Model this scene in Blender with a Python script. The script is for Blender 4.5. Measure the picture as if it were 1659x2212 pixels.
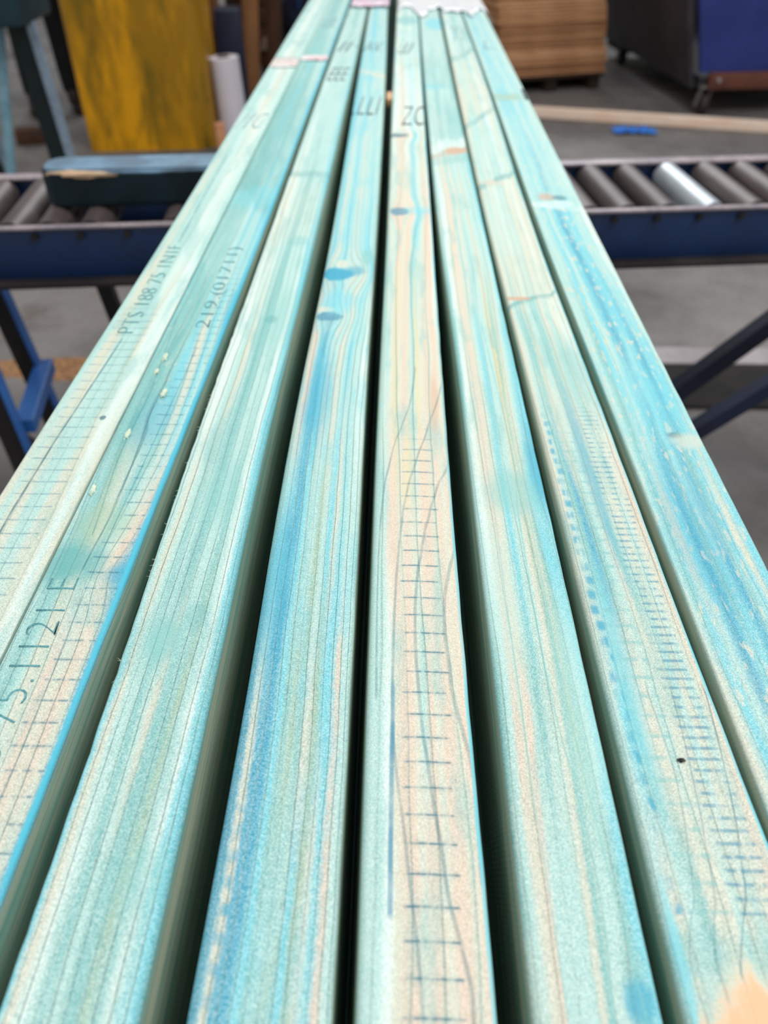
import bpy, bmesh, math, random
from mathutils import Vector, Matrix, noise as mnoise
random.seed(4)
SC = bpy.context.scene
COL = SC.collection
for o in list(bpy.data.objects):
    bpy.data.objects.remove(o)

# ------------------------------------------------------------------ camera, light, exposure
PITCH, YAW = math.radians(39.89), math.radians(0.995)
cam = bpy.data.cameras.new('camera')
camo = bpy.data.objects.new('camera', cam)
COL.objects.link(camo)
camo.location = (0, 0, 1.30)
camo.rotation_euler = (math.pi/2 - PITCH, 0, YAW)
cam.sensor_fit = 'VERTICAL'
cam.sensor_height = 36.0
cam.lens = 36.0*1700/2212
cam.clip_start = .01
cam.dof.use_dof = True
cam.dof.focus_distance = .40
cam.dof.aperture_fstop = 7.6
SC.camera = camo

world = bpy.data.worlds.new('daylit_hall')
SC.world = world
world.use_nodes = True
wn = world.node_tree.nodes
wn['Background'].inputs[0].default_value = (.93, .97, 1.0, 1)
wn['Background'].inputs[1].default_value = .46

def area(name, loc, target, size, size_y, power, color):
    l = bpy.data.lights.new(name, 'AREA')
    l.shape = 'RECTANGLE'; l.size = size; l.size_y = size_y
    l.energy = power; l.color = color
    o = bpy.data.objects.new(name, l); COL.objects.link(o)
    o.location = loc
    o.rotation_euler = (Vector(target)-Vector(loc)).to_track_quat('-Z', 'Y').to_euler()
    return o
area('daylight_from_side_door', (2.3, .3, 4.6), (0, .9, 1.0), 2.0, 2.0, 128, (1.0, .98, .94))
area('fill_light_left', (-2.0, 1.0, 4.4), (0, .9, 1.0), 1.6, 1.6, 52, (1.0, .98, .95))  # unseen fill light, added to brighten the left faces of the timbers
area('daylight_from_far_opening', (.8, 11.0, 6.5), (0, 1.5, .8), 6.0, 2.5, 290, (.93, .98, 1.0))

SC.view_settings.view_transform = 'Standard'
SC.view_settings.look = 'None'
SC.view_settings.gamma = 1
SC.view_settings.use_curve_mapping = False
SC.view_settings.exposure = 0.13

# ------------------------------------------------------------------ colours and node helper
def lin(c):
    return tuple((x/255/12.92 if x/255 <= .04045 else ((x/255+.055)/1.055)**2.4) for x in c)
PAL = {'W': (212, 228, 220), 'P': (172, 210, 203), 'T': (124, 184, 180), 'S': (88, 160, 158), 'C': (112, 198, 210),
       'B': (50, 156, 184), 'G': (152, 182, 158), 'K': (206, 206, 186), 'O': (216, 194, 172), 'Y': (212, 202, 160),
       'D': (44, 104, 118), 'Z': (66, 132, 158), 'R': (196, 158, 128), 'N': (226, 178, 136)}
PAL = {k: lin(v) for k, v in PAL.items()}

class NT:
    def __init__(s, name):
        s.mat = bpy.data.materials.new(name); s.mat.use_nodes = True
        s.t = s.mat.node_tree; s.t.nodes.clear()
        s.out = s.t.nodes.new('ShaderNodeOutputMaterial')
        s.b = s.t.nodes.new('ShaderNodeBsdfPrincipled')
        s.t.links.new(s.b.outputs[0], s.out.inputs[0])
    def put(s, sock, v):
        if isinstance(v, bpy.types.NodeSocket): s.t.links.new(v, sock)
        elif isinstance(v, tuple) and len(v) == 3 and len(sock.default_value) == 4: sock.default_value = (*v, 1)
        else: sock.default_value = v
    def m(s, op, a, b=0., c=0., clamp=False):
        n = s.t.nodes.new('ShaderNodeMath'); n.operation = op; n.use_clamp = clamp
        for i, v in enumerate((a, b, c)): s.put(n.inputs[i], v)
        return n.outputs[0]
    def comb(s, x, y, z=0.):
        n = s.t.nodes.new('ShaderNodeCombineXYZ')
        for i, v in enumerate((x, y, z)): s.put(n.inputs[i], v)
        return n.outputs[0]
    def noise(s, vec, scale=1., detail=2., rough=.5):
        n = s.t.nodes.new('ShaderNodeTexNoise')
        s.t.links.new(vec, n.inputs['Vector'])
        n.inputs['Scale'].default_value = scale; n.inputs['Detail'].default_value = detail; n.inputs['Roughness'].default_value = rough
        return n.outputs[0]
    def mr(s, v, a, b, c=0., d=1., smooth=True):
        n = s.t.nodes.new('ShaderNodeMapRange'); n.interpolation_type = 'SMOOTHSTEP' if smooth else 'LINEAR'
        for i, x in enumerate((v, a, b, c, d)): s.put(n.inputs[i], x)
        return n.outputs[0]
    def mix(s, f, a, b, mode='MIX'):
        n = s.t.nodes.new('ShaderNodeMix'); n.data_type = 'RGBA'; n.blend_type = mode; n.clamp_factor = True
        s.put(n.inputs[0], f); s.put(n.inputs[6], a); s.put(n.inputs[7], b)
        return n.outputs[2]
    def ramp(s, f, stops, interp='LINEAR'):
        n = s.t.nodes.new('ShaderNodeValToRGB'); n.color_ramp.interpolation = interp
        e = n.color_ramp.elements
        while len(e) < len(stops): e.new(.5)
        for i, (p, c) in enumerate(stops):
            e[i].position = p
            e[i].color = (*c, 1) if isinstance(c, tuple) else (c, c, c, 1)
        s.put(n.inputs[0], f)
        return n.outputs[0]
    def coord(s, kind='Object'):
        n = s.t.nodes.new('ShaderNodeTexCoord'); return n.outputs[kind]
    def sep(s, v):
        n = s.t.nodes.new('ShaderNodeSeparateXYZ'); s.t.links.new(v, n.inputs[0]); return n.outputs
    def bump(s, h, strength=.4, dist=.001):
        n = s.t.nodes.new('ShaderNodeBump'); n.inputs['Strength'].default_value = strength; n.inputs['Distance'].default_value = dist
        s.put(n.inputs['Height'], h); s.t.links.new(n.outputs[0], s.b.inputs['Normal'])
    def fin(s, col, rough=.6, metal=0., spec=.5):
        s.put(s.b.inputs['Base Color'], col); s.put(s.b.inputs['Roughness'], rough)
        s.b.inputs['Metallic'].default_value = metal; s.b.inputs['Specular IOR Level'].default_value = spec
        return s.mat

def worn(name, c1, c2, scale=6., rough=.55, metal=0., spec=.4, fine=.12, stretch=(1, 1, 1), scratch=None):
    g = NT(name)
    x = g.sep(g.coord())
    v = g.comb(g.m('MULTIPLY', x[0], stretch[0]), g.m('MULTIPLY', x[1], stretch[1]), g.m('MULTIPLY', x[2], stretch[2]))
    n = g.noise(v, scale, 5., .6)
    col = g.mix(g.mr(n, .35, .65), lin(c1), lin(c2))
    n2 = g.noise(v, scale*9, 3., .6)
    col = g.mix(g.mr(n2, .4, .75, 0., fine), col, (0.01, .01, .01))
    if scratch:
        n3 = g.noise(v, scale*3, 4., .7)
        col = g.mix(g.mr(n3, scratch[1], scratch[1]+.06), col, lin(scratch[0]))
    g.bump(n2, .25, .002)
    return g.fin(col, rough, metal, spec)

# ------------------------------------------------------------------ object helpers
def link(name, me, m=None, parent=None):
    o = bpy.data.objects.new(name, me); COL.objects.link(o)
    if m and me is not None and not me.materials: me.materials.append(m)
    if parent: o.parent = parent
    return o
def tag(o, label, cat, group=None, kind=None):
    if label: o['label'] = label
    if cat: o['category'] = cat
    if group: o['group'] = group
    if kind: o['kind'] = kind
    return o
def struct(o):
    o['kind'] = 'structure'; return o
def empty(name, loc=(0, 0, 0), rz=0.):
    o = bpy.data.objects.new(name, None); COL.objects.link(o)
    o.location = loc; o.rotation_euler = (0, 0, rz); o.empty_display_size = .1
    return o
def bmobj(name, bm, m, parent=None, smooth=None):
    bmesh.ops.recalc_face_normals(bm, faces=bm.faces)
    me = bpy.data.meshes.new(name); bm.to_mesh(me); bm.free()
    if smooth is not None:
        me.polygons.foreach_set('use_smooth', [True]*len(me.polygons))
        me.set_sharp_from_angle(angle=math.radians(smooth))
    return link(name, me, m, parent)
def addbox(bm, c, s, bev=0., rot=None, seg=2):
    mt = Matrix.Translation(c) @ (rot.to_4x4() if rot else Matrix.Identity(4)) @ Matrix.Diagonal((*s, 1))
    r = bmesh.ops.create_cube(bm, size=1, matrix=mt)
    if bev:
        ed = list({e for v in r['verts'] for e in v.link_edges})
        bmesh.ops.bevel(bm, geom=ed, offset=bev, segments=seg, affect='EDGES', profile=.5)
def addbar(bm, a, b, w, h, bev=0., up=(0, 0, 1)):
    a, b = Vector(a), Vector(b); d = b-a
    z = Vector(up); x = d.normalized(); y = z.cross(x).normalized(); zz = x.cross(y)
    addbox(bm, (a+b)/2, (d.length, w, h), bev, Matrix((x, y, zz)).transposed())
def addcyl(bm, a, b, r, seg=24, r2=None, caps=True):
    a, b = Vector(a), Vector(b); d = b-a
    q = d.to_track_quat('Z', 'Y').to_matrix().to_4x4()
    bmesh.ops.create_cone(bm, cap_ends=caps, segments=seg, radius1=r, radius2=r if r2 is None else r2, depth=d.length, matrix=Matrix.Translation((a+b)/2) @ q)
def box(name, c, s, m, parent=None, bev=0., rot=None):
    bm = bmesh.new(); addbox(bm, c, s, bev, rot); return bmobj(name, bm, m, parent, 35 if bev else None)

# ------------------------------------------------------------------ hall shell
g = NT('stained_concrete')
P = g.coord()
n1 = g.noise(P, .9, 5., .6); n2 = g.noise(P, 3.2, 6., .65); n3 = g.noise(P, 60., 3., .6)
c = g.mix(g.mr(n1, .36, .64), lin((96, 92, 90)), lin((140, 134, 131)))
c = g.mix(g.mr(n2, .5, .75, 0., .6), c, lin((84, 72, 66)))
c = g.mix(g.mr(n2, .2, .42, .35, 0.), c, lin((168, 162, 160)))
c = g.mix(g.mr(n3, .3, .7, 0., .2), c, lin((50, 48, 48)))
g.bump(n3, .3, .003)
M_floor = g.fin(c, g.mr(n2, .3, .7, .45, .75), 0, .4)
struct(box('floor', (0, 4.5, -.1), (16, 17, .2), M_floor))
M_wall = worn('limewashed_wall', (196, 194, 190), (178, 176, 172), 1.2, .85)
struct(box('wall_back', (0, 12.5, 2.5), (16, .2, 5), M_wall))
FEATURES = {
 'A': {
  'ell': [
   [0.755, 0.4388, 0.038, 0.0028, "D", 0.8],
   [1.206, 1.4538, 0.457, 0.0175, "P", 0.3],
  ],
  'cur': [
   [[[0.3232, 0.2833], [0.3517, 0.2756], [0.4373, 0.3076], [0.5477, 0.3806]], 0.02, "D", 0.8],
   [[[0.7505, 0.3766], [0.8796, 0.343], [1.0313, 0.3373]], 0.022, "D", 0.7],
  ],
  'tick': [
   [0.12, 0.74, 0.2175, 0.63, 0.0117, 0.4749, 0.05, "D", 0.5],
  ],
  'seg': [
   [1.1687, 1.2576, "W", 0.35, 0.01, 0.0],
   [0.7097, 1.0485, "P", 0.3, 0.03, 0.02],
  ],
 },
 'B': {
  'ell': [
   [0.56, 0.8806, 0.629, 0.0344, "C", 0.4],
   [0.245, 0.2999, 0.358, 0.0164, "S", 0.7],
   [0.389, 0.332, 0.347, 0.0163, "G", 0.5],
   [0.454, 0.441, 0.268, 0.0354, "B", 0.35],
   [0.475, 1.7609, 0.548, 0.156, "T", 0.4],
   [0.96, 0.2917, 0.217, 0.0087, "B", 0.6],
  ],
  'cur': [
   [[[0.3241, 0.3555], [0.3888, 0.2375], [0.4827, 0.2288], [0.5838, 0.0934]], 0.012, "D", 0.5],
   [[[0.2965, 0.4344], [0.3443, 0.4851], [0.3963, 0.4449], [0.4524, 0.3919]], 0.014, "D", 0.6],
   [[[0.2618, 0.0587], [0.291, 0.0912], [0.361, 0.0464], [0.502, -0.0928]], 0.012, "D", 0.4],
   [[[0.1653, 0.6197], [0.2002, 0.6245], [0.2846, 0.5729], [0.3796, 0.6043], [0.5304, 0.6515]], 0.012, "D", 0.55],
  ],
  'tick': [
   [0.52, 0.93, 0.0884, 0.7097, 0.0116, 0.3049, 0.06, "D", 0.6],
  ],
  'seg': [
   [0.8666, 1.5476, "S", 0.42, 0.02, 0.1],
   [0.8666, 0.9305, "S", 0.35, 0.02, 0.14],
   [0.6681, 0.8463, "P", 0.4, 0.04, 0.04],
   [0.2648, 0.3155, "T", 0.35, 0.006, 0.03],
  ],
 },
 'C': {
  'ell': [
   [0.364, 0.2481, 0.171, 0.0118, "T", 0.55],
   [0.567, 0.3624, 0.242, 0.0275, "T", 0.4],
   [0.784, 0.5853, 0.245, 0.0524, "T", 0.4],
   [0.092, 1.3266, 0.618, 0.094, "P", 0.4],
   [0.696, 0.2632, 0.126, 0.0094, "S", 0.3],
   [0.769, 0.1332, 0.225, 0.014, "T", 0.35],
   [0.671, 0.7537, 0.194, 0.0121, "T", 0.5],
   [0.58, 0.5851, 0.098, 0.0066, "S", 0.5],
  ],
  'cur': [
  ],
  'tick': [
  ],
  'seg': [
   [0.9524, 0.9768, "S", 0.65, 0.004, 0.0],
   [0.9768, 1.4738, "P", 0.35, 0.01, 0.0],
   [1.2851, 1.9768, "P", 0.4, 0.03, 0.0],
   [0.7552, 0.9524, "K", 0.3, 0.03, 0.0],
   [0.2226, 0.2679, "T", 0.35, 0.01, 0.01],
  ],
 },
 'D': {
  'ell': [
   [0.271, 0.6754, 0.331, 0.0133, "B", 1.0],
   [0.603, 0.6828, 0.204, 0.0104, "B", 0.7],
   [0.272, 0.5909, 0.222, 0.0076, "Z", 0.8],
   [0.148, 0.6044, 0.201, 0.0043, "K", 0.8],
   [0.348, 0.6983, 0.132, 0.0086, "K", 0.8],
   [0.856, 0.7149, 0.135, 0.0179, "T", 0.7],
   [0.418, 0.6204, 0.257, 0.0229, "C", 0.6],
   [0.317, 0.4723, 0.192, 0.0597, "B", 0.5],
   [0.142, 0.2897, 0.177, 0.0562, "B", 0.5],
  ],
  'cur': [
  ],
  'tick': [
   [0.1, 0.18, 0.0884, 0.1825, 0.0098, 0.1525, 0.3, "B", 0.7],
  ],
  'seg': [
   [1.499, 1.5361, "K", 0.9, 0.012, 0.06],
   [0.7097, 0.8907, "C", 0.3, 0.04, 0.04],
   [1.5361, 2.1017, "C", 0.3, 0.03, 0.0],
   [0.5627, 0.621, "P", 0.5, 0.02, 0.02],
  ],
 },
 'E': {
  'ell': [
   [0.275, 0.8367, 0.238, 0.0113, "Z", 0.85],
   [0.72, 0.8399, 0.325, 0.0113, "C", 0.5],
   [0.179, 1.1296, 0.32, 0.0091, "D", 0.85],
   [0.492, 2.0765, 0.501, 0.0596, "T", 0.8],
   [0.841, 0.4558, 0.062, 0.0368, "R", 0.45],
   [0.431, 0.3919, 0.076, 0.041, "Y", 0.5],
  ],
  'cur': [
   [[[0.2174, 0.0913], [0.2741, 0.072], [0.3404, 0.0909], [0.3818, 0.1549], [0.421, 0.289], [0.4526, 0.4521], [0.5055, 0.5629]], 0.02, "D", 0.45],
   [[[0.0902, 0.4751], [0.1266, 0.4088], [0.1621, 0.336], [0.1936, 0.2645], [0.2351, 0.2529], [0.2931, 0.2864], [0.3279, 0.3406], [0.3535, 0.3888], [0.3816, 0.4914], [0.413, 0.6428], [0.4471, 0.808], [0.4863, 0.9696]], 0.022, "D", 0.45],
   [[[0.0889, 0.8312], [0.102, 0.8175], [0.1248, 0.715], [0.1549, 0.6402], [0.192, 0.5526], [0.2307, 0.4979], [0.2578, 0.488], [0.2826, 0.5118], [0.3046, 0.5633], [0.3344, 0.6569], [0.3538, 0.7454], [0.3749, 0.8591], [0.3909, 0.9932]], 0.025, "D", 0.5],
   [[[0.1353, 0.97], [0.1726, 0.9814], [0.1923, 0.9397], [0.218, 0.8493], [0.2355, 0.8269], [0.258, 0.8062], [0.2828, 0.8409], [0.3049, 0.9336], [0.32, 1.001]], 0.03, "D", 0.4],
   [[[0.1236, 0.2346], [0.1348, 0.2376], [0.172, 0.2478], [0.2175, 0.2557]], 0.032, "Z", 0.85],
   [[[0.2749, 1.0281], [0.3924, 1.0962]], 0.0, "C", 0.0],
  ],
  'tick': [
   [0.36, 0.79, 0.0884, 0.442, 0.0117, 0.1021, 0.05, "D", 0.75],
  ],
  'seg': [
   [1.1452, 1.5869, "W", 0.5, 0.01, -0.03],
   [1.5869, 2.0692, "P", 0.4, 0.05, 0.0],
   [0.8463, 1.1114, "K", 0.25, 0.03, 0.0],
  ],
 },
 'F': {
  'ell': [
   [0.687, 1.0602, 0.303, 0.0165, "R", 0.9],
   [0.232, 1.4171, 0.419, 0.0201, "C", 0.5],
   [0.678, 2.0271, 0.447, 0.0767, "C", 0.8],
   [0.609, 0.3654, 0.386, 0.0205, "T", 0.55],
   [0.987, 0.3933, 0.148, 0.0383, "B", 0.6],
   [0.2, 0.2752, 0.164, 0.0528, "P", 0.4],
   [0.863, 0.0961, 0.109, 0.0062, "B", 0.7],
   [0.868, 0.219, 0.195, 0.0569, "P", 0.4],
   [0.71, 1.2071, 0.169, 0.1082, "T", 0.5],
  ],
  'cur': [
   [[[0.0897, 0.6335], [0.1361, 0.6987], [0.2188, 0.5756], [0.3483, 0.5809], [0.3931, 0.65], [0.5799, 0.5468]], 0.014, "T", 0.7],
   [[[0.0894, 0.2776], [0.173, 0.2453], [0.3093, 0.2521], [0.3652, 0.2546], [0.5797, 0.2068]], 0.014, "T", 0.5],
   [[[0.0914, 0.8736], [0.1279, 0.8198], [0.2189, 0.722], [0.3283, 0.719], [0.4745, 0.6772]], 0.014, "T", 0.6],
  ],
  'tick': [
  ],
  'seg': [
   [1.0647, 1.1158, "W", 0.9, 0.012, -0.03],
   [1.0406, 1.0647, "R", 0.65, 0.008, -0.03],
   [1.006, 1.0406, "T", 0.55, 0.008, -0.02],
   [1.4059, 1.7159, "T", 0.45, 0.012, 0.03],
   [1.1158, 1.374, "T", 0.3, 0.02, 0.0],
   [1.7159, 2.1696, "P", 0.5, 0.03, 0.0],
  ],
 },
 'G': {
  'ell': [
   [0.224, 0.6275, 0.242, 0.0036, "R", 0.8],
   [0.375, 0.9327, 0.282, 0.0083, "O", 0.6],
   [1.067, 1.9112, 0.365, 0.105, "S", 0.45],
   [0.252, 0.8073, 0.309, 0.0856, "P", 0.4],
   [0.041, 0.1082, 0.051, 0.0233, "C", 0.6],
   [0.747, 0.0796, 0.587, 0.0287, "K", 0.9],
   [0.805, 0.0761, 0.624, 0.028, "N", 0.9],
   [0.523, 0.3844, 0.084, 0.0851, "B", 0.5],
   [0.215, 0.2323, 0.094, 0.0674, "C", 0.5],
   [0.709, 0.5074, 0.221, 0.0578, "T", 0.4],
  ],
  'cur': [
   [[[0.0902, 0.1398], [0.1112, 0.1383], [0.1284, 0.2693], [0.174, 0.4087], [0.2195, 0.4017]], 0.012, "D", 0.4],
   [[[0.0986, 0.3147], [0.1114, 0.3163], [0.1285, 0.4222], [0.1584, 0.518], [0.2197, 0.63]], 0.012, "D", 0.45],
   [[[0.1057, 0.4552], [0.1287, 0.6532], [0.1548, 0.7851], [0.2199, 0.9497]], 0.012, "D", 0.6],
  ],
  'tick': [
   [0.58, 0.88, 0.1248, 0.4731, 0.0052, 0.1979, 0.2, "Z", 0.62],
   [0.08, 0.16, 0.1248, 0.4731, 0.0104, 0.1979, 0.4, "B", 0.75],
   [0.2, 0.5, 0.1248, 0.4437, 0.0104, 0.1979, 0.13, "T", 0.5],
  ],
  'seg': [
   [0.6237, 0.6319, "S", 0.85, 0.006, -0.03],
   [0.6319, 0.9355, "K", 0.55, 0.006, -0.03],
   [0.9355, 0.9592, "S", 0.75, 0.012, -0.07],
   [0.9592, 1.2105, "P", 0.5, 0.02, -0.06],
   [1.2105, 1.2416, "S", 0.75, 0.016, -0.1],
   [1.6492, 1.7067, "S", 0.7, 0.03, -0.1],
   [1.2416, 1.6492, "K", 0.35, 0.02, 0.0],
   [0.1008, 0.1201, "T", 0.75, 0.004, 0.0],
   [0.0884, 0.1008, "T", 0.6, 0.003, 0.0],
  ],
 },
 'H': {
  'ell': [
   [0.672, 0.4246, 0.084, 0.0032, "D", 0.7],
   [0.804, 0.4185, 0.201, 0.0074, "K", 0.6],
   [0.335, 0.8861, 0.167, 0.0123, "R", 0.7],
   [0.6, 0.8818, 0.129, 0.0076, "D", 0.7],
   [0.43, 0.8624, 0.407, 0.0103, "W", 0.6],
   [0.382, 1.3465, 0.409, 0.0214, "G", 0.6],
   [0.383, 0.3299, 0.313, 0.0651, "B", 0.35],
   [0.583, 0.4763, 0.317, 0.0389, "C", 0.4],
  ],
  'cur': [
  ],
  'tick': [
  ],
  'seg': [
   [0.8477, 0.8592, "W", 0.7, 0.006, 0.02],
   [0.8592, 1.3283, "P", 0.5, 0.02, 0.0],
   [1.3253, 1.374, "G", 0.55, 0.01, 0.0],
   [1.374, 2.2416, "P", 0.35, 0.03, 0.0],
   [0.4115, 0.4437, "C", 0.3, 0.01, 0.01],
  ],
 },
}
EDGES = {
 'AL': [(0.388, -0.2321), (0.776, -0.2288), (2.396, -0.2341)],
 'AR': [(0.241, -0.1827), (0.389, -0.183), (0.777, -0.1819), (1.873, -0.1801), (2.397, -0.1781)],
 'BR': [(0.15, -0.1396), (0.215, -0.1391), (0.389, -0.1374), (0.778, -0.1335), (1.472, -0.132), (2.398, -0.1281)],
 'CL': [(0.092, -0.1269), (0.15, -0.1268), (0.215, -0.1265), (0.39, -0.1291), (0.778, -0.1271), (1.472, -0.1258), (2.398, -0.1233)],
 'CR': [(0.087, -0.0809), (0.151, -0.0819), (0.216, -0.0812), (0.39, -0.084), (0.778, -0.0805), (1.473, -0.0802), (2.398, -0.0804)],
 'DL': [(0.087, -0.0658), (0.151, -0.0652), (0.229, -0.0656), (0.391, -0.0689), (0.779, -0.0649), (1.473, -0.0701), (2.399, -0.0756)],
 'DR': [(0.088, -0.0185), (0.217, -0.0188), (0.505, -0.0214), (0.779, -0.0207), (1.474, -0.0229), (2.399, -0.0316)],
 'EL': [(0.088, -0.0105), (0.217, -0.0115), (0.505, -0.012), (0.78, -0.0101), (1.474, -0.0105), (2.4, -0.0065)],
 'ER': [(0.089, 0.0352), (0.218, 0.0338), (0.397, 0.0332), (0.506, 0.0335), (0.78, 0.0346), (1.475, 0.0375), (2.401, 0.0447)],
 'FL': [(0.089, 0.0464), (0.218, 0.0464), (0.506, 0.0452), (0.781, 0.0406), (1.475, 0.0413), (2.401, 0.0471)],
 'FR': [(0.09, 0.0881), (0.219, 0.0888), (0.507, 0.0877), (0.781, 0.0871), (1.476, 0.0878), (2.401, 0.0923)],
 'GL': [(0.09, 0.0957), (0.219, 0.096), (0.393, 0.0941), (0.58, 0.0933), (0.781, 0.0903), (1.476, 0.0924), (2.402, 0.0995)],
 'GR': [(0.155, 0.1445), (0.22, 0.1413), (0.38, 0.1409), (0.782, 0.1359), (1.477, 0.1435), (2.402, 0.1436)],
 'HL': [(0.22, 0.1477), (0.38, 0.147), (0.782, 0.1423), (1.477, 0.1473), (2.402, 0.1483)],
 'HR': [(0.301, 0.1963), (0.395, 0.1965), (0.783, 0.1976), (1.478, 0.1992), (2.403, 0.202)],
}
# ------------------------------------------------------------------ treated timbers
W_T, ZT, HT = .048, 1.012, .09
ROWS = [.12, .2, .32, .5, .8, 1.3, 2.0]
BANDS = {
 'A': ['KPKKPKW', 'KPKKPKW', 'KPKKPPKKWK', 'PKKPPPKWW', 'PKPPPWWWP', 'PPPWKWP', 'PPWWPPP'],
 'B': ['TCPPKOKKB', 'TTPKKOKOKB', 'PTTGKTPKOB', 'CTTSTCKCPB', 'TTTTPCPCC', 'TTTCTTPPC', 'PTTTTPPT'],
 'C': ['CKWPTPTTGTWC', 'CKPPTPKTTGPWC', 'PKPTPTTPPTPWC', 'WWPKPTTPPPWC', 'WKWPPTPPPC', 'PWPPPPPC', 'PPPTPPP'],
 'D': ['BKBBCTTGCGKCOP', 'BKBBCTGTKGCCOP', 'TCBBCTPGPCKCPP', 'KOCBCKPKPCPPW', 'PCKPCPKPPCPP', 'CCPPCPPPPP', 'PPCCPPPP'],
 'E': ['PPWKOOKOOKOOKOK', 'PPWKOOKPOKOOKOK', 'PPOOKOKKOOKOKO', 'PPKYKOKPYKOKOK', 'PKPOOKOKCCPKOOW', 'PWKOKWPCWPKP', 'WWPPWPPP'],
 'F': ['TPKOPPPPKTPPTC', 'TPOKOPTPPKTGTPC', 'PWKOKPCPPKGKTCC', 'TWKOKPCPPYGKPC', 'PWKOPKPPKPPPC', 'PPPTPPPPT', 'PPPPPPP'],
 'G': ['PKPTKKPKPKOK', 'PCTKKPKKPKPKO', 'KPTBTPKTPKPKOK', 'KPTKPTKPKWK', 'KPKWPPKWKP', 'KPPKPWKP', 'PWPPTPPP'],
 'H': ['CBCPCBCB', 'KCPBCCBPCB', 'PTKCBTCBTCKC', 'PTCPCBCCBCCP', 'PPCPCBCCPPW', 'PCCCPCPP', 'PCCPCPP']}
SEED = {k: 3.7*i+1.3 for i, k in enumerate('ABCDEFGH')}
NRING = {'A': 4, 'B': 7, 'C': 9, 'D': 11, 'E': 4, 'F': 6, 'G': 7, 'H': 9}

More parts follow.
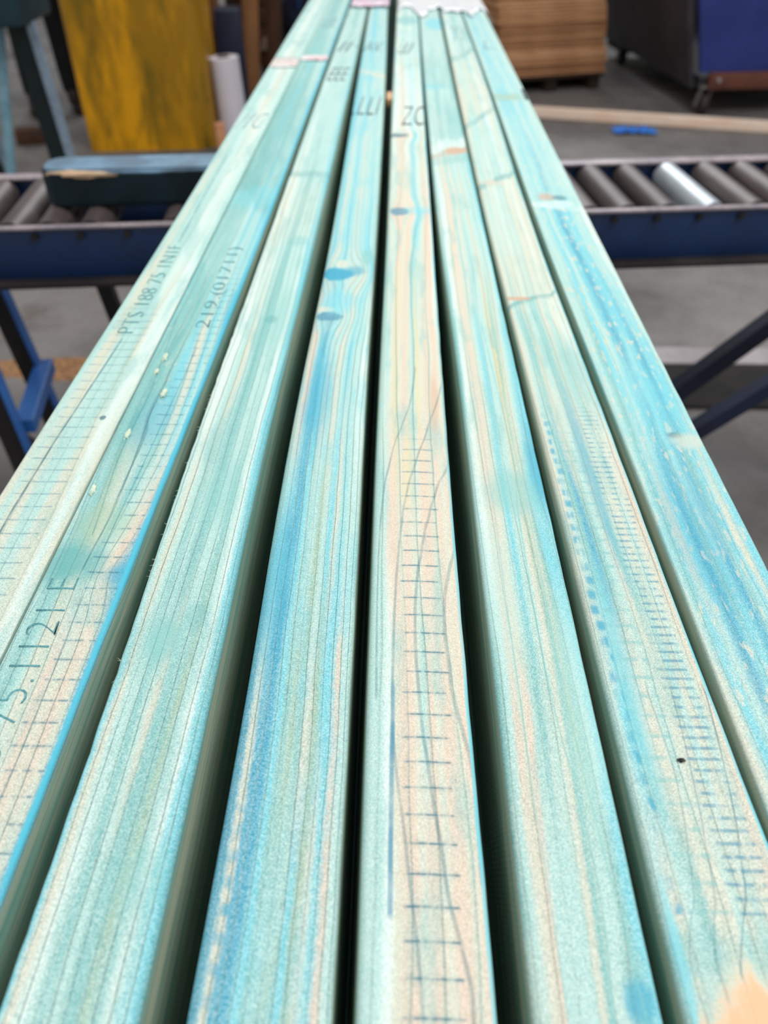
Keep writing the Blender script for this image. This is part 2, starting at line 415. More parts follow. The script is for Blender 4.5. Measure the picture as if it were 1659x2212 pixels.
def timber_material(k):
    g = NT('treated_pine_'+{'A': 'ruled', 'B': 'chipped', 'C': 'ringed', 'D': 'blue_striped', 'E': 'pale', 'F': 'banded', 'G': 'notched', 'H': 'bright_blue'}[k])
    sd = SEED[k]
    uvn = g.t.nodes.new('ShaderNodeUVMap'); uvn.uv_map = 'grain'
    u, v, _ = g.sep(uvn.outputs[0])
    M = lambda op, a, b=0., c=0.: g.m(op, a, b, c)
    lo = M('SUBTRACT', g.noise(g.comb(M('MULTIPLY', u, .6), M('MULTIPLY', v, 2.4), sd), 1., 2.), .5)
    hi = M('SUBTRACT', g.noise(g.comb(M('MULTIPLY', u, 2.5), M('MULTIPLY', v, 14.), sd+5), 1., 2.), .5)
    uw = M('ADD', u, M('MULTIPLY', lo, .26)); uw = M('ADD', uw, M('MULTIPLY', hi, .05))
    for (ku, kv, ru, rv, kc, ka) in FEATURES[k]['ell']:          # rings bend round the knots
        if kc in 'BZD' and rv < .04:
            a = M('DIVIDE', M('SUBTRACT', u, ku), ru*1.6); b = M('DIVIDE', M('SUBTRACT', v, kv), rv*3.2)
            gs = M('EXPONENT', M('MULTIPLY', M('ADD', M('MULTIPLY', a, a), M('MULTIPLY', b, b)), -1.))
            uw = M('ADD', uw, M('MULTIPLY', gs, M('MULTIPLY', M('SUBTRACT', u, ku), -.75)))
    fine = M('SUBTRACT', g.noise(g.comb(M('MULTIPLY', u, 45.), M('MULTIPLY', v, 260.), sd), 1., 3., .7), .5)
    uc = M('ADD', uw, M('MULTIPLY', fine, .09))
    vw = M('ADD', v, M('MULTIPLY', M('MULTIPLY', v, M('SUBTRACT', g.noise(g.comb(M('MULTIPLY', u, 4.), M('MULTIPLY', v, 3.), sd+9), 1., 3.), .5)), .5))
    col = None
    for i, (rv, row) in enumerate(zip(ROWS, BANDS[k])):
        n = len(row)
        r = g.ramp(uc, [((j+.5)/n, PAL[ch]) for j, ch in enumerate(row)], 'EASE')
        if col is None: col = r
        else: col = g.mix(g.mr(vw, ROWS[i-1], rv), col, r)
    # blotches of the preservative
    b1 = g.noise(g.comb(M('MULTIPLY', uw, 3.5), M('MULTIPLY', v, 11.), sd+20), 1., 4., .6)
    b2 = g.noise(g.comb(M('MULTIPLY', uw, 5.), M('MULTIPLY', v, 7.), sd+31), 1., 4., .6)
    col = g.mix(g.mr(b1, .5, .66, 0., .5), col, PAL['C' if k in 'DH' else 'T'])
    col = g.mix(g.mr(b2, .5, .68, 0., .45), col, PAL['K' if k in 'EFG' else 'P'])
    if k in 'HBG':
        fl = g.noise(g.comb(M('MULTIPLY', uw, 16.), M('MULTIPLY', v, 75.), sd+40), 1., 2., .5)
        col = g.mix(g.mr(fl, .57 if k == 'H' else .62, .66 if k == 'H' else .7, 0., .75 if k == 'H' else .35), col, PAL['K'])
    for (v0, v1, kc, ka, amp, tl) in FEATURES[k]['seg']:         # lengths of the timber where tone changes at a joint or knot row
        w1 = M('SUBTRACT', g.noise(g.comb(M('MULTIPLY', u, 2.6), v0*7., sd+90), 1., 2., .5), .5)
        ve = M('ADD', M('ADD', v, M('MULTIPLY', M('SUBTRACT', u, .5), tl)), M('ADD', M('MULTIPLY', w1, amp*4.), M('MULTIPLY', fine, amp*.6)))
        msk = M('MULTIPLY', g.mr(ve, v0-.002*(1+v0*2), v0+.002*(1+v0*2)), g.mr(ve, v1-(v1-v0)*.45, v1+(v1-v0)*.15, 1., 0.))
        pt = g.mr(g.noise(g.comb(M('MULTIPLY', uw, 5.), M('MULTIPLY', v, 9.), sd+95), 1., 3., .6), .3, .65, .45, 1.)
        col = g.mix(M('MULTIPLY', M('MULTIPLY', msk, pt), ka), col, PAL[kc])
    # growth rings
    ph = M('ADD', M('MULTIPLY', uw, float(NRING[k])), M('MULTIPLY', g.noise(g.comb(M('MULTIPLY', u, 1.2), M('MULTIPLY', v, 1.7), sd+2), 1., 1.), 1.6))
    fr = M('FRACT', ph)
    rs = g.noise(g.comb(M('FLOOR', ph), M('MULTIPLY', v, 2.5), sd+60), 1.7, 2.)
    far = g.mr(v, .35, 1.2, 1., .45)
    line = M('MULTIPLY', g.mr(fr, .86, .965), g.mr(fr, .965, 1., 1., 0.))
    line = M('MULTIPLY', M('MULTIPLY', line, g.mr(rs, .3, .6, .25, .95)), far)
    line = M('MULTIPLY', line, {'B': 1., 'C': 1.35, 'D': 1.4, 'A': .4, 'H': .5}.get(k, .7))
    col = g.mix(M('MULTIPLY', g.mr(fr, .45, .95), .16), col, PAL['G'], 'MIX')
    col = g.mix(line, col, (.11, .22, .20))
    # saw texture, pores and specks
    sx = M('ADD', v, M('MULTIPLY', u, .022))
    saw = M('SINE', M('MULTIPLY', sx, 2600.))
    sp = g.noise(g.comb(M('MULTIPLY', u, 48.), M('MULTIPLY', v, 1000.), sd), 1.9, 3., .75)
    pore = g.noise(g.comb(M('MULTIPLY', u, 75.), M('MULTIPLY', v, 190.), sd+3), 1., 1., .4)
    near = g.mr(v, .12, .7, 1., .25)
    col = g.mix(M('MULTIPLY', g.mr(pore, .69, .76, 0., .4), near), col, (.16, .13, .09))
    col = g.mix(M('MULTIPLY', g.mr(sp, .4, .68, 0., .45 if k != 'E' else .28), near), col, PAL['D'], 'MIX')
    col = g.mix(M('MULTIPLY', g.mr(sp, .56, .34, 0., .34), near), col, (.92, .95, .9), 'MIX')
    wob = M('MULTIPLY', M('SUBTRACT', g.noise(g.comb(M('MULTIPLY', u, 6.), M('MULTIPLY', v, 40.), sd+70), 1., 3.), .5), 1.)
    # knots, stains and bare patches where they sit on this timber
    for (ku, kv, ru, rv, kc, ka) in FEATURES[k]['ell']:
        a = M('DIVIDE', M('SUBTRACT', M('ADD', u, M('MULTIPLY', wob, .12)), ku), ru)
        b = M('DIVIDE', M('SUBTRACT', M('ADD', v, M('MULTIPLY', wob, .5*rv)), kv), rv)
        d = M('SQRT', M('ADD', M('MULTIPLY', a, a), M('MULTIPLY', b, b)))
        d = M('ADD', d, M('ADD', M('MULTIPLY', fine, .5), M('MULTIPLY', M('SUBTRACT', b1, .5), 1.1)))
        soft = .5 if ka < .75 else .18
        col = g.mix(g.mr(d, 1.-soft, 1.+soft, ka, 0.), col, PAL[kc])
    for (pts, w, kc, ka) in FEATURES[k]['cur']:
        if ka == 0: continue
        v0, v1 = pts[0][0], pts[-1][0]
        t = g.mr(v, v0, v1, 0., 1., False)
        st = [((q[0]-v0)/(v1-v0), min(max(q[1], 0), 1)) for q in pts]
        uu = g.ramp(t, st, 'LINEAR' if len(st) < 4 else 'CARDINAL')
        d = M('ABSOLUTE', M('SUBTRACT', M('ADD', u, M('MULTIPLY', hi, .02)), uu))
        gate = M('MULTIPLY', g.mr(v, v0-.004, v0), g.mr(v, v1, v1+.01, 1., 0.))
        brk = g.mr(g.noise(g.comb(u, M('MULTIPLY', v, 60.), sd), 1., 3.), .3, .6, .55, 1.)
        col = g.mix(M('MULTIPLY', M('MULTIPLY', g.mr(d, w*.3, w, ka, 0.), gate), brk), col, PAL[kc])
    for (u0, u1, v0, v1, pitch, vp, lw, kc, ka) in FEATURES[k]['tick']:
        t = M('DIVIDE', M('SUBTRACT', M('ADD', v, M('MULTIPLY', u, .0006)), vp), pitch)
        fr2 = M('ABSOLUTE', M('SUBTRACT', M('FRACT', M('ADD', M('ADD', t, M('MULTIPLY', fine, .02)), .5)), .5))
        rnd = g.noise(g.comb(M('FLOOR', M('ADD', t, .5)), M('MULTIPLY', u, .01), sd), 7.3, 1.)
        ue = M('ADD', u, M('MULTIPLY', M('SUBTRACT', rnd, .5), .16))
        gu = M('MULTIPLY', g.mr(ue, u0-.03, u0+.03), g.mr(ue, u1-.02, u1+.02, 1., 0.))
        gv = M('MULTIPLY', g.mr(v, v0-.001, v0), g.mr(v, v1-.05, v1, 1., 0.))
        brk = g.mr(g.noise(g.comb(M('MULTIPLY', u, 12.), M('MULTIPLY', v, 45. if k == 'G' else 22.), sd+4), 1., 3., .6), .36, .6, .0 if k in 'BG' else .3, 1.)
        msk = M('MULTIPLY', M('MULTIPLY', gu, gv), brk)
        halo = g.mr(fr2, 0., max(.16, lw*1.6), .38*ka, 0.)
        col = g.mix(M('MULTIPLY', msk, halo), col, PAL['Z'])
        col = g.mix(M('MULTIPLY', msk, g.mr(fr2, lw*.35, lw, ka, 0.)), col, PAL[kc])
    # edges of the section: blue edge highlight put into the colour of the right arris
    if k in 'BEG':
        e = g.mr(M('ADD', u, M('MULTIPLY', fine, .03)), .955 if k != 'B' else .925, .975 if k != 'B' else .95)
        e = M('MULTIPLY', e, g.mr(u, 1.02, 1.08, 1., 0.))
        e = M('MULTIPLY', e, g.mr(b1, .35, .6, .45, .95))
        col = g.mix(e, col, PAL['C'] if k != 'B' else lin((70, 178, 202)))
    # sawn sides are darker green treated wood with streaks
    sidem = M('MAXIMUM', g.mr(u, 1.02, 1.12), g.mr(u, -.02, -.12))
    st = g.noise(g.comb(M('MULTIPLY', u, 9.), M('MULTIPLY', v, 5.), sd+80), 1., 4., .6)
    sc = g.mix(g.mr(st, .35, .65), lin((112, 160, 148)), lin((172, 178, 158)))
    col = g.mix(sidem, col, sc)
    h = M('ADD', M('MULTIPLY', line, -.8), M('ADD', M('MULTIPLY', sp, .45), M('MULTIPLY', saw, .05)))
    g.bump(h, .5, .0005)
    return g.fin(col, .55, 0, .35)

def edge_fn(key):
    pts = EDGES[key]
    def f(y):
        if y <= pts[0][0]: return pts[0][1]
        for (a, xa), (b, xb) in zip(pts, pts[1:]):
            if y <= b:
                t = (y-a)/(b-a); return xa+(xb-xa)*t
        return pts[-1][1]
    def sm(y):                                       # the timbers bow gently
        w = .05+.12*max(0, y)
        return sum(f(y+w*q) for q in (-1, -.5, 0, .5, 1))/5
    return sm
LR = {'A': ('AL', 'AR'), 'B': ('AR', 'BR'), 'C': ('CL', 'CR'), 'D': ('DL', 'DR'), 'E': ('EL', 'ER'), 'F': ('FL', 'FR'), 'G': ('GL', 'GR'), 'H': ('HL', 'HR')}
Y0, Y1 = -.62, 3.25
YS = [Y0+.08*i for i in range(8)] + [.03+.006*i for i in range(95)] + [.61+.03*i for i in range(60)]
YS = sorted(set([y for y in YS if y < 2.41] + [2.45, 2.6, 2.8, 3.0, Y1]))
def timber(k, name_parent, lean=0., arr=(.0028, .0028), rag=0.):
    fl, fr_ = edge_fn(LR[k][0]), edge_fn(LR[k][1])
    aL, aR = arr
    bm = bmesh.new(); uvl = bm.loops.layers.uv.new('grain')
    rings = []
    for y in YS:
        gapx = .0006 if k in 'AB' else 0
        xl, xr = fl(y)+(gapx if k == 'B' else 0), fr_(y)-(gapx if k == 'A' else 0)
        jl = rag*mnoise.noise(Vector((y*90, 1, 2))) + rag*.8*mnoise.noise(Vector((y*260, 4, 2)))
        jr = .0003*mnoise.noise(Vector((y*40, 7, SEED[k])))
        w = xr-xl; pr = []
        for q in (-HT, -HT*.66, -HT*.33, -.012): pr.append((xl+(-q/HT)*lean*1., q, q/W_T))
        for i in range(5):
            t = i/4*math.pi/2
            pr.append((xl+aL*(1-math.sin(t))*1.+jl, -aL*(1-math.sin(t)) if False else -aL*(1-math.sin(t)), None))
        pr = pr[:4]
        for i in range(6):
            t = i/5*math.pi/2
            pr.append((xl+aL*(1-math.cos(t))+jl, -aL*(1-math.sin(t)), -.055*(1-i/5)+ (aL*(1-math.cos(t)))/w))
        for i in range(1, 6): 
            q = i/6; pr.append((xl+aL+(w-aL-aR)*q, .00025*math.sin(q*9+SEED[k]), (aL+(w-aL-aR)*q)/w))
        for i in range(6):
            t = (1-i/5)*math.pi/2
            pr.append((xr-aR*(1-math.cos(t))+jr, -aR*(1-math.sin(t)), 1-(aR*(1-math.cos(t)))/w+.055*(i/5)))
        for q in (-.012, -HT*.33, -HT*.66, -HT): pr.append((xr+(-q/HT)*lean, q, 1-q/W_T))
        rings.append([(bm.verts.new((x, y, ZT+z)), uu) for x, z, uu in pr])
    for i, (r0, r1) in enumerate(zip(rings, rings[1:])):
        for j in range(len(r0)-1):
            fc = bm.faces.new((r0[j][0], r0[j+1][0], r1[j+1][0], r1[j][0]))
            for lp, (uu, yy) in zip(fc.loops, ((r0[j][1], YS[i]), (r0[j+1][1], YS[i]), (r1[j+1][1], YS[i+1]), (r1[j][1], YS[i+1]))):
                lp[uvl].uv = (uu, yy)
        fc = bm.faces.new((r0[-1][0], r0[0][0], r1[0][0], r1[-1][0]))
        for lp, yy in zip(fc.loops, (YS[i], YS[i], YS[i+1], YS[i+1])): lp[uvl].uv = (2.5, yy)
    for r in (rings[0], rings[-1]):
        fc = bm.faces.new([a for a, _ in r])
        for lp in fc.loops: lp[uvl].uv = (2.5, lp.vert.co.z)
    ob = bmobj(name_parent, bm, timber_material(k), None, 40)
    return ob
LABEL = {
 'A': 'leftmost pale treated timber with a long scored line and embossed letters starting PTS',
 'B': 'second timber from the left, chipped, with embossed number 75.112 near the camera',
 'C': 'third timber from the left, plain pale green with fine rings and a frayed left edge',
 'D': 'fourth timber from the left, striped with vivid blue bands beside the black gap',
 'E': 'pale peach timber right of the black gap with a ladder of blue roller marks',
 'F': 'pale green and cream banded timber right of the peach one, bare patch across far part',
 'G': 'second timber from the right with fine blotchy blue marks and a crosswise crack',
 'H': 'rightmost timber, bright blue with cream flecks, next to the open floor'}
TIM = {}
for k in 'ABCDEFGH':
    o = timber(k, 'treated_timber', lean={'E': -.0065}.get(k, 0.), arr={'C': (.0016, .0045), 'D': (.004, .0035), 'E': (.0035, .0018), 'F': (.0025, .0015), 'G': (.003, .0015), 'B': (.001, .002), 'A': (.002, .001), 'H': (.0015, .0012)}[k], rag=.0004 if k == 'C' else 0)
    tag(o, LABEL[k], 'timber', 'treated timbers lying side by side')
    TIM[k] = o

def spot(k, u, y):
    l, r = edge_fn(LR[k][0])(y), edge_fn(LR[k][1])(y)
    return l+(r-l)*u, y
def flatmat(name, c, rough=.6):
    g = NT(name)
    n = g.noise(g.coord(), 900., 2.)
    return g.fin(g.mix(g.mr(n, .35, .65, 0., .35), lin(c), lin(tuple(min(255, x+70) for x in c))), rough, 0, .3)
M_emb = flatmat('stain_in_embossing', (72, 132, 138)); M_ink = flatmat('black_stencil_ink', (40, 46, 66)); M_ink2 = flatmat('faded_stencil_ink', (112, 146, 154))
def lettering(k, text, u, y, width, height, along, m, shear=0., thin=0., name='embossed_lettering'):
    cu = bpy.data.curves.new('text', 'FONT'); cu.body = text; cu.size = 1.; cu.shear = shear; cu.offset = thin
    cu.resolution_u = 3; cu.fill_mode = 'FRONT'
    tmp = bpy.data.objects.new('tmp', cu); COL.objects.link(tmp)
    dg = bpy.context.evaluated_depsgraph_get(); dg.update()
    me = bpy.data.meshes.new_from_object(tmp.evaluated_get(dg))
    bpy.data.objects.remove(tmp)
    bm = bmesh.new(); bm.from_mesh(me)
    xs = [v.co.x for v in bm.verts]; ys = [v.co.y for v in bm.verts]
    x0, x1, y0, y1 = min(xs), max(xs), min(ys), max(ys)
    bx, by = spot(k, u, y)
    for v in bm.verts:
        a = (v.co.x-x0)/(x1-x0)*width; b = (v.co.y-y0)/(y1-y0)*height
        v.co = (bx-b, by+a, ZT+.00045) if along else (bx+a, by+b, ZT+.00045)
    r = bmesh.ops.extrude_face_region(bm, geom=bm.faces[:])
    for v in [e for e in r['geom'] if isinstance(e, bmesh.types.BMVert)]: v.co.z -= .0008
    me.materials.clear()
    return bmobj(name, bm, m, TIM[k])
lettering('A', 'PTS 188 75 1N1F', .50, .560, .180, .0125, True, M_emb, thin=-.034)
lettering('B', '23 75.1121 E', .47, .168, .120, .0150, True, M_emb, thin=-.028)
lettering('B', '219.(01711)', .78, .570, .165, .0140, True, M_emb, thin=-.032)
for (k, t, u, ya, yb, w, m) in [('A', '/1C', .1, 1.16, 1.24, .038, M_ink2), ('B', 'LEE', .15, 1.99, 2.10, .032, M_ink2),
        ('C', 'EEE', .12, 1.46, 1.56, .034, M_ink), ('C', '\u25a0I\u00b7', .15, 1.71, 1.81, .036, M_ink), ('D', '.LLI', .02, 1.235, 1.345, .040, M_ink),
        ('D', 'AV.', .05, 1.71, 1.81, .036, M_ink), ('E', 'ZC', .30, 1.18, 1.285, .035, M_ink), ('E', ':JJ', .12, 1.69, 1.80, .032, M_ink),
        ('G', 'Y:', .3, 1.83, 2.0, .022, M_ink2), ('H', 'L.', .30, 1.74, 1.83, .022, M_ink2), ('H', 'I', .90, 1.33, 1.40, .004, M_ink)]:
    if t.startswith('\u25a0'): t = 'II\u00b7'
    lettering(k, t, u, ya, w, yb-ya, False, m, shear=.3 if t not in ('I',) else 0, thin=-.02, name='stencil_lettering')

def lump(name, c, s, m, parent=None, amp=.35, seed=0., sub=3, freq=2.2):
    bm = bmesh.new(); bmesh.ops.create_icosphere(bm, subdivisions=sub, radius=1)
    for v in bm.verts:
        d = 1+amp*mnoise.noise(v.co*freq+Vector((seed, seed*2, 0)))
        v.co = Vector((v.co.x*s[0]*d, v.co.y*s[1]*d, v.co.z*s[2]*d))+Vector(c)
    return bmobj(name, bm, m, parent, 60)
M_fib = worn('torn_wood_fibre', (222, 224, 196), (170, 205, 190), 300., .8)
for (u, y, s) in [(.214, .419, 1.), (.223, .521, 1.1), (.47, .470, 1.2), (.107, .361, .9), (.20, .500, .8)]:
    x, y = spot('B', u, y); lump('torn_fibre', (x, y, ZT+.0004), (.0016*s, .005*s, .0011*s), M_fib, TIM['B'], .7, y*9)
x, y = spot('G', .508, .186)
tag(lump('dirt_speck', (x, y, ZT+.0005), (.0015, .0009, .0006), flatmat('black_dirt', (18, 18, 20)), None, .8, 3), 'tiny black speck of dirt lying on the blotchy timber second from the right', 'speck')
# frayed fibres on the left arris of the third timber
rr = random.Random(8)
for i in range(24):
    y = rr.choice([.235, .30, .325, .36, .40, .43, .47, .50])+rr.gauss(0, .006); x = edge_fn('CL')(y)
    a = Vector((x+.0006, y, ZT-.001)); b = a+Vector((-.0012-rr.random()*.0012, rr.uniform(-.002, .002), rr.uniform(-.0005, .0012)))
    bm = bmesh.new(); addcyl(bm, a, b, .00014, 4, .00004); bmobj('frayed_fibre', bm, M_fib, TIM['C'])

# lower layer of the pack, flush boards under the top layer
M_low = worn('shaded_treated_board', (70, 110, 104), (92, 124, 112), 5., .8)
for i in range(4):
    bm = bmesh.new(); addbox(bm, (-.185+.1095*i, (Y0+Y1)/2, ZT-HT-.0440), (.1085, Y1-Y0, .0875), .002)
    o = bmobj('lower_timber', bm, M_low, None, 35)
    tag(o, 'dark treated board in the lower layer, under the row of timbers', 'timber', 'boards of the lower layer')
# ------------------------------------------------------------------ plastic wrap and tape on the timbers
def drape(name, x0, x1, y0, y1, m, hang=0., seed=0., z=ZT+.003, amp=.004, nx=40, ny=24, th=.0008, edge=.05):
    bm = bmesh.new(); vs = []
    for j in range(ny+1):
        row = []
        for i in range(nx+1):
            s, t = i/nx, j/ny
            x = x0+(x1-x0)*s
            yf = y0+edge*mnoise.noise(Vector((s*6, seed, 3)))+edge*.4*mnoise.noise(Vector((s*17, seed, 9)))
            y = yf+(y1-yf)*t
            zz = z+abs(mnoise.noise(Vector((x*40, y*14, seed))))*amp+abs(mnoise.noise(Vector((x*90, y*40, seed+4))))*amp*.5
            if hang and s > .9: zz -= ((s-.9)/.1)**2*hang
            row.append(bm.verts.new((x, y, zz)))
        vs.append(row)
    for j in range(ny):
        for i in range(nx): bm.faces.new((vs[j][i], vs[j][i+1], vs[j+1][i+1], vs[j+1][i]))
    o = bmobj(name, bm, m, None, 70)
    md = o.modifiers.new('thickness', 'SOLIDIFY'); md.thickness = th; md.offset = 1
    return o
def film(name, c, c2, rough=.25):
    g = NT(name); n = g.noise(g.coord(), 30., 4.)
    return g.fin(g.mix(g.mr(n, .35, .65), lin(c), lin(c2)), rough, 0, .6)
tag(drape('plastic_wrap', -.004, .222, 2.20, 3.2, film('white_film', (250, 248, 250), (236, 238, 242)), .03, 2., z=ZT+.0015, edge=.22),
    'crumpled white plastic wrap over the far end of the right-hand timbers', 'plastic wrap')
tag(drape('plastic_wrap', -.121, -.027, 2.26, 3.2, film('pink_film', (238, 196, 214), (226, 214, 232)), 0, 5., nx=20),
    'pinkish translucent plastic film over the far end of the middle-left timbers', 'plastic wrap')
tag(drape('packing_tape', -.180, -.1315, 1.62, 1.665, film('pink_tape', (236, 196, 196), (250, 244, 244)), 0, 8., z=ZT+.0008, amp=.002, nx=30, ny=6, edge=.008, th=.0004),
    'strip of pinkish white packing tape stuck across the second timber from the left', 'tape')
tag(drape('packing_tape', -.229, -.1815, 1.56, 1.64, film('pale_pink_tape', (236, 204, 200), (226, 222, 216)), 0, 11., z=ZT+.0008, amp=.0015, nx=30, ny=6, edge=.02, th=.0004),
    'wide faded pink tape on the leftmost timber', 'tape')
o = box('wood_chip', (-.0145, 1.38, ZT-.011), (.011, .05, .012), worn('bare_chip', (214, 170, 120), (190, 140, 96), 60.), None, .001)
tag(o, 'small bare wood chip wedged in the black gap between the middle timbers', 'wood chip')

# ------------------------------------------------------------------ roller conveyor
TH = .1
M_blue = worn('blue_machine_paint', (4, 36, 78), (6, 46, 92), 5., .45, 0, .5, .25, scratch=((120, 118, 120), .78))
M_bluel = worn('light_blue_machine_paint', (38, 98, 176), (52, 112, 190), 7., .4, 0, .5, .15)
M_nvy = worn('dark_navy_brace', (12, 20, 44), (20, 30, 60), 6., .5)
M_edge = worn('worn_steel_edge', (186, 172, 176), (150, 140, 146), 12., .4, .3, .5, .3)
M_steel = worn('roller_steel', (82, 72, 72), (110, 98, 96), 4., .42, .25, .5, .3, (1, .3, 1))
M_steel2 = worn('bright_roller_steel', (190, 198, 206), (160, 168, 176), 4., .32, .3, .5, .2, (1, .3, 1))
M_dark = worn('dark_greasy_steel', (30, 26, 28), (48, 42, 42), 8., .5, .2)
conv = empty('roller_conveyor', (0, 1.3365, 0), TH)
tag(conv, 'blue steel roller conveyor running crosswise under the timber stack', 'conveyor')
L0, L1, YF = -1.25, 1.3, .268
for (yy, sgn, nm) in ((0, -1, 'near'), (YF, 1, 'far')):
    rail = box('side_rail', ((L0+L1)/2, yy, .786), (L1-L0, .006, .088), M_blue, conv, .001)
    box('top_flange', ((L0+L1)/2, yy+sgn*.002, .8315), (L1-L0, .013 if sgn < 0 else .03, .005), M_edge, rail, .001)
    box('bottom_flange', ((L0+L1)/2, yy-.012, .742), (L1-L0, .034, .008), M_dark, rail, .001)
    for i in range(34):
        bm = bmesh.new(); addcyl(bm, (L0+.05+i*.075, yy+sgn*.002, .818), (L0+.05+i*.075, yy+sgn*.009, .818), .006, 12)
        bmobj('bolt', bm, M_dark, rail)
posn = [-.646, -.583, -.513, -.375]+[-.30+.073*i for i in range(8)]+[.2695, .3355, .404, .477, .560, .637, .712, .785, .858]
posn += [-.72, -.793, -.866, -.939, -1.012, -1.085, -1.158, .931, 1.004, 1.077, 1.150]
for i, p in enumerate(posn):
    bm = bmesh.new(); R = .0255
    addcyl(bm, (p, .020, .808), (p, YF-.016, .808), R, 32)
    ro = bmobj('roller', bm, M_steel2 if abs(p-.560) < .01 else M_steel, conv, 40)
    if abs(p-.560) < .01: ro['label'] = 'brighter polished steel roller'
    bm = bmesh.new(); addcyl(bm, (p, .004, .808), (p, YF-.004, .808), .008, 12)
    bmobj('axle', bm, M_dark, ro, 40)
def angle_leg(a, b, w, parent, m1, m2):
    bm = bmesh.new(); addbar(bm, a, b, .006, w, 0, (1, 0, 0)); leg = bmobj('leg', bm, m1, parent)
    off = Vector((w/2, -w/4, 0)); bm = bmesh.new()
    addbar(bm, Vector(a)+off, Vector(b)+off, w*.5, .006, 0, (1, 0, 0)); bmobj('leg_flange', bm, m2, leg)
    return leg
for x in (-.775, 1.10):
    angle_leg((x+.0, .02, .74), (x+.05, -.01, 0), .050, conv, M_dark, M_bluel)
    angle_leg((x-.035, YF-.02, .74), (x+.03, YF+.02, 0), .050, conv, M_dark, M_bluel)
    bm = bmesh.new(); addbar(bm, (x+.045, .02, .435), (x+.025, YF, .435), .036, .03, .002)
    bmobj('crossbar', bm, M_bluel if x < 0 else M_blue, conv)
bm = bmesh.new(); addbar(bm, (1.15, YF-.03, .745), (.40, YF-.03, .03), .04, .04, .002); bmobj('brace', bm, M_nvy, conv)
bm = bmesh.new(); addbar(bm, (1.12, .01, .745), (.24, .01, .03), .034, .034, .002); bmobj('brace', bm, M_nvy, conv)
bm = bmesh.new(); addbar(bm, (-.60, YF, .745), (-.50, YF, .0), .03, .03, .002); bmobj('brace', bm, M_dark, conv)
bm = bmesh.new(); addbar(bm, (-.84, .12, .40), (-.56, .14, 0), .03, .03, .002); bmobj('brace', bm, M_dark, conv)

# dark beam lying on the rollers
bm = bmesh.new()
c, s = math.cos(TH), math.sin(TH)
X0, X1, yb0, yb1, zb, hb = -.60, -.245, .085, .170, .832, .062
prof = []
nn = 8
for j in range(5):
    pass
pts = [(X1, yb0), (X1, yb1)]
for i in range(nn+1):
    a = math.pi/2+i/nn*math.pi/2; pts.append((X0+.035+.035*math.cos(a), yb1-.035+.035*math.sin(a)))
for i in range(nn+1):
    a = math.pi+i/nn*math.pi/2; pts.append((X0+.035+.035*math.cos(a), yb0+.035+.035*math.sin(a)))
vb = [bm.verts.new((x*c-y*s, 1.3365+x*s+y*c, zb)) for x, y in pts]
f0 = bm.faces.new(vb); r = bmesh.ops.extrude_face_region(bm, geom=[f0])
for v in [e for e in r['geom'] if isinstance(e, bmesh.types.BMVert)]: v.co.z += hb
bmesh.ops.bevel(bm, geom=[e for e in bm.edges if abs(e.verts[0].co.z-e.verts[1].co.z) < 1e-5], offset=.006, segments=3, affect='EDGES')
g = NT('dark_painted_beam'); P = g.coord(); z = g.sep(P)
n = g.noise(P, 14., 4.)
cc = g.mix(g.mr(n, .4, .65), lin((8, 26, 34)), lin((14, 38, 46)))
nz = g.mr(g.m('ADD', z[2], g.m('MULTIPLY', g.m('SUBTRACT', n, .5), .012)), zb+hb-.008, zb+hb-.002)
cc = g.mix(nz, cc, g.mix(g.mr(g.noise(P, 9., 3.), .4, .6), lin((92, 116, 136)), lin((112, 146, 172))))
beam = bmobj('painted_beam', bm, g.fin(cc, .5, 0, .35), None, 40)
tag(beam, 'dark teal painted timber beam with rounded end lying on the left rollers', 'beam')
wc = lump('bare_wood_edge', ((-.53)*c-yb0*s, 1.3365+(-.53)*s+yb0*c-.0005, zb+hb-.006), (.055, .003, .0055), worn('bare_peach_wood', (238, 204, 168), (226, 188, 150), 40.), beam, .5, 3)
wc['label'] = 'bare wood showing where the paint has chipped off'

# ------------------------------------------------------------------ trestle machine at the left
M_teal = worn('dark_teal_casting', (14, 38, 46), (26, 56, 64), 4., .6)
M_pale = worn('pale_blue_paint', (112, 158, 176), (132, 170, 186), 8., .5, 0, .4, .3)
M_pale2 = worn('grey_blue_paint', (120, 134, 150), (140, 160, 178), 8., .5, 0, .4, .3)
M_dkg = worn('dark_green_paint', (6, 22, 24), (10, 30, 32), 8., .5)
tr = empty('trestle_machine', (-1.5, 3.4, 0))
tag(tr, 'dark teal machine bed on splayed angle legs standing left of the yellow column', 'machine')
box('machine_bed', (-.235, .02, 1.0), (.76, .34, .36), M_teal, tr, .02)
for (xa, xb, y) in ((.006, -.175, 0.), (-.46, -.62, .24)):
    bm = bmesh.new(); addbar(bm, (xa, y, .84), (xb, y, .0), .02, .034, .001, (1, 0, 0)); bmobj('leg', bm, M_pale, tr)
for (xa, xb, y) in ((.072, .128, 0.), (-.36, -.26, .25)):
    a, b = Vector((xa, y, .84)), Vector((xb, y, 0))
    bm = bmesh.new(); addbar(bm, a, b, .008, .080, .001, (1, 0, 0)); lg = bmobj('leg', bm, M_dkg, tr)
    bm = bmesh.new(); addbar(bm, a+Vector((.052, -.01, 0)), b+Vector((.052, -.01, 0)), .03, .028, .001, (1, 0, 0)); bmobj('leg_flange', bm, M_pale2, lg)

